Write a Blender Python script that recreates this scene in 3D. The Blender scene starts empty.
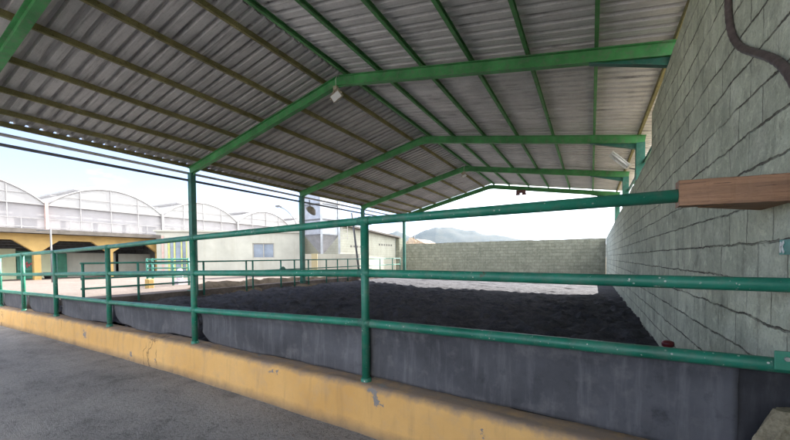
import bpy, math, random
import numpy as np
from mathutils import Vector, Matrix
random.seed(7)
RNG = np.random.RandomState(11)
scene = bpy.context.scene
COL = scene.collection

# ------------------------------------------------------------------ materials
class NT:
    """tiny node-graph helper"""
    def __init__(s, name):
        s.m = bpy.data.materials.new(name); s.m.use_nodes = True
        s.t = s.m.node_tree; s.n = s.t.nodes; s.l = s.t.links
        s.bsdf = s.n['Principled BSDF']; s.out = s.n['Material Output']
        s._tc = None
    def node(s, typ, **kw):
        x = s.n.new(typ)
        for k, v in kw.items(): setattr(x, k, v)
        return x
    def link(s, a, b): s.l.new(a, b)
    def put(s, sock, v):
        if hasattr(v, 'is_linked') or isinstance(v, bpy.types.NodeSocket): s.l.new(v, sock)
        else:
            if isinstance(v, (tuple, list)) and len(v) == 3 and sock.type == 'RGBA': v = (*v, 1)
            sock.default_value = v
    def co(s):
        if s._tc is None: s._tc = s.node('ShaderNodeTexCoord').outputs['Object']
        return s._tc
    def scaled(s, sc, vec=None, rot=(0, 0, 0)):
        m = s.node('ShaderNodeMapping'); s.put(m.inputs['Vector'], vec or s.co())
        m.inputs['Scale'].default_value = sc; m.inputs['Rotation'].default_value = rot
        return m.outputs[0]
    def noise(s, scale, detail=4, rough=.55, vec=None, dist=0.0):
        x = s.node('ShaderNodeTexNoise'); s.put(x.inputs['Vector'], vec or s.co())
        x.inputs['Scale'].default_value = scale; x.inputs['Detail'].default_value = detail
        x.inputs['Roughness'].default_value = rough; x.inputs['Distortion'].default_value = dist
        return x.outputs['Fac']
    def noisec(s, scale, detail=3, vec=None):
        x = s.node('ShaderNodeTexNoise'); s.put(x.inputs['Vector'], vec or s.co())
        x.inputs['Scale'].default_value = scale; x.inputs['Detail'].default_value = detail
        return x.outputs['Color']
    def voro(s, scale, feature='F1', vec=None, rnd=1.0):
        x = s.node('ShaderNodeTexVoronoi', feature=feature); s.put(x.inputs['Vector'], vec or s.co())
        x.inputs['Scale'].default_value = scale; x.inputs['Randomness'].default_value = rnd
        return x
    def ramp(s, fac, stops, interp='LINEAR'):
        r = s.node('ShaderNodeValToRGB'); r.color_ramp.interpolation = interp
        e = r.color_ramp.elements
        while len(e) < len(stops): e.new(.5)
        for i, (p, c) in enumerate(stops):
            e[i].position = p
            if isinstance(c, (int, float)): c = (c, c, c)
            e[i].color = (*c, 1)
        s.put(r.inputs[0], fac); return r.outputs[0]
    def mix(s, fac, a, b, mode='MIX'):
        x = s.node('ShaderNodeMix', data_type='RGBA', blend_type=mode)
        s.put(x.inputs[0], fac); s.put(x.inputs[6], a); s.put(x.inputs[7], b); return x.outputs[2]
    def math(s, op, a, b=0.0, clamp=False):
        x = s.node('ShaderNodeMath', operation=op, use_clamp=clamp); s.put(x.inputs[0], a); s.put(x.inputs[1], b); return x.outputs[0]
    def vadd(s, a, b):
        x = s.node('ShaderNodeVectorMath', operation='ADD'); s.put(x.inputs[0], a); s.put(x.inputs[1], b); return x.outputs[0]
    def vscale(s, a, f):
        x = s.node('ShaderNodeVectorMath', operation='SCALE'); s.put(x.inputs[0], a); x.inputs['Scale'].default_value = f; return x.outputs[0]
    def xyz(s, vec=None):
        x = s.node('ShaderNodeSeparateXYZ'); s.put(x.inputs[0], vec or s.co()); return x.outputs
    def comb(s, a, b, c=0.0):
        x = s.node('ShaderNodeCombineXYZ'); s.put(x.inputs[0], a); s.put(x.inputs[1], b); s.put(x.inputs[2], c); return x.outputs[0]
    def bump(s, h, strength=.5, dist=.02, normal=None):
        b = s.node('ShaderNodeBump'); b.inputs['Strength'].default_value = strength; b.inputs['Distance'].default_value = dist
        s.put(b.inputs['Height'], h)
        if normal is not None: s.l.new(normal, b.inputs['Normal'])
        return b.outputs[0]
    def done(s, color, rough=.7, normal=None, metal=0.0, spec=None):
        b = s.bsdf
        s.put(b.inputs['Base Color'], color); s.put(b.inputs['Roughness'], rough); s.put(b.inputs['Metallic'], metal)
        if spec is not None: b.inputs['Specular IOR Level'].default_value = spec
        if normal is not None: s.l.new(normal, b.inputs['Normal'])
        return s.m

def painted(name, c, chip=(.25, .24, .2), rough=.42, wear=.62, grime=.6, nscale=1.0, flecks=False):
    """oil paint on steel: slightly uneven colour, dust, chips"""
    t = NT(name)
    big = t.noise(2.2 * nscale, 5, .6); fine = t.noise(34 * nscale, 4, .6); mid = t.noise(9 * nscale, 4, .65)
    c1 = tuple(min(1, x * 1.25 + .012) for x in c); c0 = tuple(x * .62 for x in c)
    col = t.mix(t.ramp(big, [(.3, 0), (.72, 1)]), c0, c1)
    col = t.mix(t.math('MULTIPLY', t.ramp(mid, [(.48, 0), (.75, 1)]), grime), col, (.2, .2, .17))
    col = t.mix(t.ramp(fine, [(wear, 0), (wear + .05, 1)]), col, chip)
    if flecks:
        vd_ = t.voro(26).outputs['Distance']; vm = t.math('MULTIPLY', t.ramp(vd_, [(.13, 1), (.2, 0)]), t.ramp(t.noise(6.5, 3), [(.56, 0), (.62, .8)]))
        col = t.mix(vm, col, (.62, .64, .58))
        dr_ = t.noise(1.0, 5, .7, t.scaled((3, 3, 30))); col = t.mix(t.math('MULTIPLY', t.ramp(dr_, [(.52, 0), (.70, 1)]), .35), col, tuple(x * .45 for x in c))
        rs_ = t.noise(4.2, 6, .75); col = t.mix(t.ramp(rs_, [(.66, 0), (.70, .75)]), col, (.11, .06, .035))
    r = t.ramp(mid, [(.3, rough), (.7, rough + .25)])
    return t.done(col, r, t.bump(fine, .18, .004))

def plain(name, c, rough=.6, metal=0.0, var=.25, scale=6.0, bump=.1):
    t = NT(name)
    n = t.noise(scale, 5, .6)
    col = t.mix(t.ramp(n, [(.3, 0), (.7, 1)]), tuple(x * (1 - var) for x in c), tuple(min(1, x * (1 + var)) for x in c))
    return t.done(col, rough, t.bump(t.noise(scale * 6, 4), bump, .005), metal)

M = {}
M['rail'] = painted('rail_green_paint', (.010, .20, .125), chip=(.45, .47, .42), rough=.3, wear=.66, grime=.4, flecks=True)
M['post'] = painted('post_green_paint', (.010, .18, .115), chip=(.35, .36, .3), rough=.34, wear=.66, grime=.4, flecks=True)
M['frame'] = painted('frame_green_paint', (.062, .30, .090), chip=(.2, .22, .1), rough=.55, wear=.68, grime=.65)
M['column'] = painted('column_green_paint', (.008, .135, .092), chip=(.2, .25, .2), rough=.45, wear=.7, grime=.35)
M['purlin_green'] = painted('purlin_green_paint', (.08, .28, .085), chip=(.22, .2, .1), rough=.6, wear=.66, grime=.6)
M['purlin_rust'] = painted('purlin_old_paint', (.21, .185, .07), chip=(.08, .055, .03), rough=.8, wear=.6, grime=.4)
M['gate'] = painted('gate_turquoise_paint', (.04, .24, .18), rough=.5, grime=.3)
M['inner_fence'] = painted('fence_green_paint', (.025, .20, .145), rough=.5, grime=.4)
M['galv'] = plain('galvanised_steel', (.40, .43, .47), .45, .55, .18, 3.0)
M['galv_dull'] = plain('dull_grey_steel', (.15, .155, .165), .6, .2, .2, 5.0)
M['pipe_pale'] = plain('weathered_pale_pipe', (.42, .40, .38), .6, .1, .25, 3.0)
M['pipe_dark'] = plain('dark_steel_pipe', (.09, .09, .095), .55, .2, .25, 3.0)
M['hose'] = plain('brown_grey_hose_rubber', (.10, .075, .068), .6, 0, .4, 18.0, .4)
M['white_plastic'] = plain('aged_white_plastic', (.72, .72, .68), .45, 0, .08, 6.0)
M['lamp_glass'] = plain('lamp_glass_white', (.80, .80, .78), .2, 0, .05, 6.0)
M['tan_metal'] = plain('tan_weathered_enamel', (.42, .36, .27), .5, 0, .3, 9.0)
M['red_paint'] = plain('dark_red_paint', (.13, .012, .016), .45, 0, .4, 14.0)
M['rust_red'] = plain('brown_red_housing', (.16, .075, .07), .6, 0, .3, 14.0)
M['dark'] = plain('dark_grey_surface', (.13, .125, .115), .8, 0, .4, 5.0)
M['green_door'] = plain('green_door_paint', (.02, .16, .10), .5, 0, .25, 3.0)
M['bracket'] = painted('bracket_pale_green', (.045, .30, .19), rough=.4, wear=.72, grime=.25)
M['bolt'] = plain('steel_bolt', (.5, .5, .48), .4, .6, .2, 20.0)
M['glass'] = plain('window_glass', (.16, .20, .26), .08, 0, .3, 1.3, 0)
M['win_frame'] = plain('window_frame_grey', (.30, .30, .28), .5, 0, .1, 5.0)
M['yellow_frame'] = plain('door_frame_yellow_green', (.42, .45, .16), .5, 0, .15, 4.0)
M['roof_dark'] = plain('shed_roof_sheet', (.10, .09, .08), .8, 0, .35, 2.0)
M['sack'] = plain('sack_white_pink', (.75, .62, .70), .7, 0, .18, 7.0, .4)
M['pink'] = plain('pink_paint', (.50, .33, .30), .6, 0, .15, 7.0)
M['bucket'] = plain('black_bucket_plastic', (.02, .02, .022), .4, 0, .2, 7.0)
M['brick_rubble'] = plain('rubble_tan', (.34, .27, .2), .9, 0, .4, 4.0, .6)

def mat_yellow(name, c=(.44, .295, .10)):
    t = NT(name); n = t.noise(1.4, 5, .6); f = t.noise(15, 5, .65)
    col = t.mix(t.ramp(n, [(.3, 0), (.7, 1)]), tuple(x * .8 for x in c), tuple(x * 1.15 for x in c))
    col = t.mix(t.ramp(f, [(.62, 0), (.72, .6)]), col, (.3, .25, .17))
    return t.done(col, .7, t.bump(f, .25, .008))
M['yellow'] = mat_yellow('yellow_limewash')

def mat_cream(name, c=(.43, .435, .385), blocks=None):
    t = NT(name); n = t.noise(.9, 5, .6); f = t.noise(11, 5, .65)
    col = t.mix(t.ramp(n, [(.3, 0), (.7, 1)]), tuple(x * .82 for x in c), tuple(min(1, x * 1.08) for x in c))
    x, y, z = t.xyz()
    st = t.noise(1.0, 4, .6, t.scaled((3.2, 3.2, .25)))
    col = t.mix(t.math('MULTIPLY', t.ramp(st, [(.5, 0), (.75, 1)]), .3), col, (.28, .26, .2))
    nrm = t.bump(f, .2, .01)
    if blocks:
        b = t.node('ShaderNodeTexBrick'); t.put(b.inputs['Vector'], t.comb(t.math('ADD', x, y), z))
        b.inputs['Scale'].default_value = 1; b.inputs['Brick Width'].default_value = blocks[0]; b.inputs['Row Height'].default_value = blocks[1]
        b.inputs['Mortar Size'].default_value = .012
        col = t.mix(t.math('MULTIPLY', b.outputs['Fac'], .35), col, (.22, .2, .15))
        nrm = t.bump(t.math('SUBTRACT', 1.0, b.outputs['Fac']), .4, .01, nrm)
    return t.done(col, .85, nrm)
M['cream'] = mat_cream('cream_wall_paint')
M['cream_block'] = mat_cream('cream_painted_blocks', (.42, .43, .36), (.4, .2))
M['cream_panel'] = mat_cream('cream_panel_paint', (.55, .58, .40))
M['beige'] = mat_cream('beige_board', (.52, .45, .27))

def mat_blocks(name, axis, bw, bh, c0, c1, joint, jfade, depth=.5):
    """rough concrete block wall under old limewash; joints open in places and smeared over in others"""
    t = NT(name)
    x, y, z = t.xyz()
    u = y if axis == 'y' else x
    base = t.comb(u, z)
    wob = t.vscale(t.vadd(t.noisec(3.0, 3, base), (-.5, -.5, -.5)), .055)
    wob2 = t.vscale(t.vadd(t.noisec(19.0, 3, base), (-.5, -.5, -.5)), .026)
    v = t.vadd(t.vadd(base, wob), wob2)
    b = t.node('ShaderNodeTexBrick'); t.put(b.inputs['Vector'], v)
    b.inputs['Color1'].default_value = (0, 0, 0, 1); b.inputs['Color2'].default_value = (1, 1, 1, 1); b.inputs['Mortar'].default_value = (.5, .5, .5, 1)
    for k, val in (('Scale', 1), ('Brick Width', bw), ('Row Height', bh), ('Mortar Size', .009), ('Mortar Smooth', .6), ('Bias', 0)):
        b.inputs[k].default_value = val
    mort = b.outputs['Fac']
    # only-horizontal joint: same rows with very wide bricks
    b2 = t.node('ShaderNodeTexBrick'); t.put(b2.inputs['Vector'], v)
    for k, val in (('Scale', 1), ('Brick Width', 500.0), ('Row Height', bh), ('Mortar Size', .010), ('Mortar Smooth', .6), ('Bias', 0)):
        b2.inputs[k].default_value = val
    hj = b2.outputs['Fac']
    keep = t.ramp(t.noise(2.3, 4, .6), [(jfade - .05, .15), (jfade + .10, 1)])
    keep_h = t.ramp(t.noise(1.9, 5, .7), [(jfade - .09, .12), (jfade + .07, 1)])
    jm = t.math('MAXIMUM', t.math('MULTIPLY', t.math('MULTIPLY', mort, keep), .75), t.math('MULTIPLY', hj, keep_h), True)
    big = t.noise(.55, 5, .6); mid = t.noise(3.3, 6, .7); fine = t.noise(42, 5, .7); pit = t.noise(17, 5, .75)
    col = t.mix(t.ramp(big, [(.32, 0), (.68, 1)]), c0, c1)
    col = t.mix(t.math('MULTIPLY', b.outputs['Color'], .5), col, tuple(k * .64 for k in c0))
    streak = t.noise(1.0, 5, .65, t.scaled((5.5, 5.5, .45)))
    col = t.mix(t.math('MULTIPLY', t.ramp(streak, [(.5, 0), (.72, 1)]), .38), col, tuple(k * .5 for k in c0))
    col = t.mix(t.math('MULTIPLY', t.ramp(mid, [(.5, 0), (.7, 1)]), .4), col, tuple(min(1, k * 1.35) for k in c1))
    col = t.mix(t.math('MULTIPLY', t.ramp(mid, [(.30, 1), (.46, 0)]), .6), col, (.2, .19, .15))
    blot = t.noise(1.6, 6, .72, None, .5)
    col = t.mix(t.math('MULTIPLY', t.ramp(blot, [(.50, 0), (.66, 1)]), .5), col, tuple(k * .55 for k in c0))
    col = t.mix(t.ramp(pit, [(.26, .7), (.33, 0)]), col, (.06, .058, .05))
    col = t.mix(t.math('MULTIPLY', t.ramp(fine, [(.50, 0), (.66, 1)]), .38), col, tuple(k * .52 for k in c0))
    smear = t.noise(6.5, 6, .75, None, .8); col = t.mix(t.math('MULTIPLY', t.ramp(smear, [(.54, 0), (.66, 1)]), .45), col, tuple(min(1, k * 1.25) for k in c1))
    gr = t.noise(2.7, 6, .75, t.scaled((1, 1, .6))); col = t.mix(t.math('MULTIPLY', t.ramp(gr, [(.56, 0), (.68, 1)]), .5), col, (.24, .235, .19))
    col = t.mix(jm, col, joint)
    h = t.math('ADD', t.math('MULTIPLY', fine, .16), t.math('MULTIPLY', mid, .6))
    h = t.math('ADD', h, t.math('MULTIPLY', t.noise(9, 5, .7), .6))
    h = t.math('ADD', h, t.math('MULTIPLY', t.noise(28, 4, .7), .25))
    h = t.math('SUBTRACT', h, t.math('MULTIPLY', jm, .9))
    h = t.math('SUBTRACT', h, t.math('MULTIPLY', t.ramp(pit, [(.26, 1), (.35, 0)]), .35))
    h = t.math('ADD', h, t.math('MULTIPLY', b.outputs['Color'], .22))
    return t.done(col, .92, t.bump(h, depth, .03), spec=.2)
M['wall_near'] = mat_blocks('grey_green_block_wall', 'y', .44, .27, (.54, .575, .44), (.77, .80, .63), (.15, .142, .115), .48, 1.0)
M['wall_far'] = mat_blocks('olive_grey_block_wall', 'x', .44, .27, (.20, .212, .162), (.27, .278, .22), (.085, .082, .065), .40, .6)  # same blocks, greener, with the far end's shade put into the darker colours

def mat_asphalt():
    t = NT('worn_asphalt')
    big = t.noise(.6, 5, .6); mid = t.noise(3.0, 6, .68, None, .4); f = t.noise(70, 4, .7); sp = t.voro(130).outputs['Distance']
    col = t.mix(t.ramp(big, [(.34, 0), (.66, 1)]), (.17, .17, .175), (.32, .317, .318))
    col = t.mix(t.math('MULTIPLY', t.ramp(mid, [(.45, 0), (.68, 1)]), .55), col, (.34, .335, .335))
    col = t.mix(t.math('MULTIPLY', t.ramp(mid, [(.30, 1), (.45, 0)]), .6), col, (.06, .06, .065))
    col = t.mix(t.math('MULTIPLY', t.ramp(f, [(.42, 0), (.62, 1)]), .55), col, (.36, .35, .345))
    g2 = t.noise(26, 5, .75); col = t.mix(t.math('MULTIPLY', t.ramp(g2, [(.36, 1), (.5, 0)]), .6), col, (.05, .05, .054))
    blot = t.noise(8, 5, .7)
    col = t.mix(t.ramp(blot, [(.67, 0), (.72, .8)]), col, (.03, .027, .026))
    clay = t.noise(5, 3, .6)
    col = t.mix(t.ramp(clay, [(.70, 0), (.74, .6)]), col, (.12, .075, .055))
    patch = t.noise(1.3, 4, .55, t.scaled((.6, 1.2, 1)), 1.0); col = t.mix(t.math('MULTIPLY', t.ramp(patch, [(.46, 0), (.62, 1)]), .3), col, (.40, .385, .375))
    damp = t.noise(.9, 5, .6, None, 1.2); col = t.mix(t.math('MULTIPLY', t.ramp(damp, [(.30, 1), (.46, 0)]), .28), col, (.08, .08, .084))
    cr = t.voro(.55, 'DISTANCE_TO_EDGE', t.vadd(t.co(), t.vscale(t.noisec(1.7, 4), .7))).outputs['Distance']
    crm = t.math('MULTIPLY', t.ramp(cr, [(.004, 1), (.012, 0)]), t.ramp(t.noise(.8), [(.62, 0), (.70, .35)]))
    col = t.mix(crm, col, (.02, .02, .022))
    h = t.math('ADD', t.math('MULTIPLY', f, .5), t.math('MULTIPLY', sp, .35))
    h = t.math('ADD', h, t.math('MULTIPLY', mid, 1.2))
    h = t.math('SUBTRACT', h, crm)
    h = t.math('ADD', h, t.math('MULTIPLY', g2, 1.0))
    return t.done(col, .9, t.bump(h, .9, .016), spec=.2)
M['asphalt'] = mat_asphalt()

def mat_curb():
    t = NT('ochre_painted_concrete')
    x, y, z = t.xyz()
    big = t.noise(.9, 5, .6); mid = t.noise(4.5, 6, .7); f = t.noise(36, 5, .7)
    col = t.mix(t.ramp(big, [(.3, 0), (.7, 1)]), (.60, .345, .115), (.73, .45, .17))
    col = t.mix(t.math('MULTIPLY', t.ramp(mid, [(.48, 0), (.7, 1)]), .5), col, (.52, .35, .19))
    st = t.noise(1.0, 5, .65, t.scaled((6.5, 6.5, .7)))
    col = t.mix(t.math('MULTIPLY', t.ramp(st, [(.52, 0), (.74, 1)]), .45), col, (.33, .22, .11))
    # older, pinker coat towards the far end (x < -7)
    far = t.ramp(t.math('MULTIPLY', t.math('ADD', x, 6.0), -.16), [(0, 0), (1, 1)])
    col = t.mix(t.math('MULTIPLY', far, .6), col, (.46, .33, .22))
    # bare dusty concrete on the upper edge and ledge
    edge = t.ramp(t.math('ADD', z, t.math('MULTIPLY', t.math('SUBTRACT', mid, .5), .12)), [(.440, 0), (.505, 1)])
    col = t.mix(t.math('MULTIPLY', edge, .85), col, (.21, .175, .155))
    near = t.node('ShaderNodeVectorMath', operation='DISTANCE'); t.put(near.inputs[0], t.co()); near.inputs[1].default_value = (6.12, -.47, .47)
    peel = t.math('ADD', t.noise(2.1, 6, .72), t.math('MULTIPLY', t.ramp(near.outputs['Value'], [(.0, 1), (.24, 0)]), .20))
    col = t.mix(t.ramp(peel, [(.645, 0), (.665, 1)]), col, (.24, .225, .21))
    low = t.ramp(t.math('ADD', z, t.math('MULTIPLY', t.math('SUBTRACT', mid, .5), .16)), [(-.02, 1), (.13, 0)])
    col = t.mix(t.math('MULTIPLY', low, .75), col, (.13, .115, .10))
    cr = t.voro(1.15, 'DISTANCE_TO_EDGE', t.vadd(t.co(), t.vscale(t.noisec(2.6, 4), .5))).outputs['Distance']
    crm = t.math('MULTIPLY', t.ramp(cr, [(.004, 1), (.010, 0)]), t.ramp(t.noise(1.1), [(.56, 0), (.62, .6)]))
    col = t.mix(crm, col, (.09, .06, .04))
    h = t.math('ADD', t.math('MULTIPLY', f, .25), t.math('MULTIPLY', mid, .8))
    h = t.math('SUBTRACT', h, crm); h = t.math('SUBTRACT', h, t.math('MULTIPLY', t.ramp(peel, [(.645, 0), (.665, 1)]), .5))
    return t.done(col, .85, t.bump(h, .5, .014), spec=.25)
M['curb'] = mat_curb()

def mat_rubber(name, k=1.0):
    t = NT(name)
    big = t.noise(1.1, 5, .62); mid = t.noise(5, 6, .7); st = t.noise(1.0, 5, .65, t.scaled((14, 14, 1.2)))
    col = t.mix(t.ramp(big, [(.32, 0), (.68, 1)]), (.038 * k, .039 * k, .044 * k), (.086 * k, .087 * k, .096 * k))
    col = t.mix(t.math('MULTIPLY', t.ramp(st, [(.5, 0), (.72, 1)]), .45), col, (.15 * k, .15 * k, .16 * k))
    col = t.mix(t.math('MULTIPLY', t.ramp(mid, [(.52, 0), (.70, 1)]), .4), col, (.17 * k, .165 * k, .165 * k))
    col = t.mix(t.math('MULTIPLY', t.ramp(mid, [(.28, 1), (.42, 0)]), .6), col, (.024, .025, .030))
    rust = t.noise(.8, 4, .6)
    col = t.mix(t.math('MULTIPLY', t.ramp(rust, [(.60, 0), (.74, 1)]), .25), col, (.17, .11, .085))
    f = t.noise(45, 4, .65)
    h = t.math('ADD', t.math('MULTIPLY', f, .15), t.math('MULTIPLY', st, .5))
    return t.done(col, t.ramp(mid, [(.3, .5), (.7, .8)]), t.bump(h, .35, .008), spec=.3)
M['rubber'] = mat_rubber('dusty_black_rubber', 1.25)
M['rubber_dark'] = mat_rubber('clean_black_rubber', .55)

def mat_sand():
    t = NT('loose_dark_sand')
    n = t.noise(2.2, 6, .68); f = t.noise(24, 5, .7); g = t.noise(.35, 4, .6)
    col = t.mix(t.ramp(n, [(.3, 0), (.7, 1)]), (.028, .030, .040), (.098, .101, .118))
    col = t.mix(t.ramp(g, [(.4, 0), (.65, .3)]), col, (.10, .095, .10))
    col = t.mix(t.math('MULTIPLY', t.ramp(f, [(.52, 0), (.72, 1)]), .5), col, (.16, .15, .155))
    return t.done(col, .95, t.bump(t.math('ADD', f, t.math('MULTIPLY', n, .6)), .9, .035), spec=.15)
M['sand'] = mat_sand()

def mat_soil(name, a, b, sc=1.0):
    t = NT(name)
    n = t.noise(1.6 * sc, 6, .66); f = t.noise(19 * sc, 5, .7)
    col = t.mix(t.ramp(n, [(.3, 0), (.7, 1)]), a, b)
    col = t.mix(t.ramp(f, [(.35, .5), (.6, 0)]), col, tuple(k * .5 for k in a))
    return t.done(col, .95, t.bump(t.math('ADD', f, t.math('MULTIPLY', n, .6)), .8, .03), spec=.15)
M['bank'] = mat_soil('straw_and_dirt', (.11, .085, .06), (.26, .21, .155))
M['yard'] = mat_soil('pale_yard_concrete', (.15, .125, .112), (.21, .18, .165), .6)
M['terrain'] = mat_soil('dry_ground', (.20, .17, .12), (.28, .24, .17), .1)
M['mountain'] = mat_soil('dry_mountain_slope', (.026, .034, .028), (.055, .056, .045), .006)
M['rock'] = mat_soil('broken_concrete', (.22, .19, .12), (.46, .41, .29), 2.4)

def mat_roof(name, base, along):
    """underside of old corrugated sheets: each sheet a little different, dust, rust streaks down the slope"""
    t = NT(name)
    x, y, z = t.xyz()
    sheet = t.math('FLOOR', t.math('DIVIDE', t.math('ADD', y, 100.0), 1.0))
    row = t.math('FLOOR', t.math('DIVIDE', t.math('ADD', x, 100.37), 3.05))
    w = t.node('ShaderNodeTexWhiteNoise', noise_dimensions='2D'); t.put(w.inputs['Vector'], t.comb(sheet, row))
    var = w.outputs['Value']
    n = t.noise(1.1, 6, .66); st = t.noise(1.0, 6, .7, t.scaled((.8, 13, .8))); f = t.noise(28, 4, .7)
    col = t.mix(t.ramp(n, [(.3, 0), (.7, 1)]), tuple(k * .78 for k in base), tuple(k * 1.18 for k in base))
    col = t.mix(t.math('MULTIPLY', var, .3), col, tuple(k * .62 for k in base))
    col = t.mix(t.math('MULTIPLY', t.ramp(st, [(.5, 0), (.7, 1)]), .35), col, tuple(k * 1.35 for k in base))
    col = t.mix(t.math('MULTIPLY', t.ramp(st, [(.3, 1), (.45, 0)]), .6), col, (.10, .09, .088))
    col = t.mix(t.math('MULTIPLY', t.ramp(f, [(.56, 0), (.72, 1)]), .35), col, (.13, .10, .085))
    r = t.ramp(n, [(.3, .62), (.7, .85)])
    return t.done(col, r, t.bump(f, .12, .006), .0, .3)
M['roof_left'] = mat_roof('corrugated_sheet_brown_grey', (.54, .515, .50), 'x')
M['roof_right'] = mat_roof('corrugated_sheet_grey', (.64, .62, .61), 'x')

def mat_wood():
    t = NT('weathered_timber')
    g = t.noise(1.0, 6, .7, t.scaled((1.6, 26, 26)), .6); b = t.noise(2, 4, .6); f = t.noise(1, 4, .7, t.scaled((5, 140, 140)))
    col = t.mix(t.ramp(g, [(.28, 0), (.7, 1)]), (.11, .052, .028), (.48, .255, .135))
    col = t.mix(t.math('MULTIPLY', t.ramp(b, [(.4, 0), (.7, 1)]), .35), col, (.42, .27, .18))
    col = t.mix(t.math('MULTIPLY', t.ramp(f, [(.32, 1), (.42, 0)]), .8), col, (.04, .02, .014))
    return t.done(col, .7, t.bump(t.math('ADD', g, f), .6, .006))
M['wood'] = mat_wood()

def mat_poly(name, c, transl):
    t = NT(name)
    n = t.noise(1.2, 5, .6); st = t.noise(1, 4, .6, t.scaled((2, 2, .2)))
    col = t.mix(t.ramp(n, [(.3, 0), (.7, 1)]), tuple(k * .9 for k in c), c)
    col = t.mix(t.math('MULTIPLY', t.ramp(st, [(.5, 0), (.8, 1)]), .25), col, tuple(k * .7 for k in c))
    b = t.bsdf; t.put(b.inputs['Base Color'], col); b.inputs['Roughness'].default_value = .35
    tr = t.node('ShaderNodeBsdfTranslucent'); t.put(tr.inputs[0], col)
    mx = t.node('ShaderNodeMixShader'); mx.inputs[0].default_value = transl
    t.l.new(b.outputs[0], mx.inputs[1]); t.l.new(tr.outputs[0], mx.inputs[2]); t.l.new(mx.outputs[0], t.out.inputs[0])
    return t.m
M['gh_frame'] = plain('grey_greenhouse_frame', (.30, .295, .30), .6, .1, .2, 3.0)
M['poly'] = mat_poly('milky_greenhouse_film', (.60, .60, .61), .5)
M['poly_side'] = mat_poly('greenhouse_side_film', (.55, .54, .565), .45)

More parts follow.
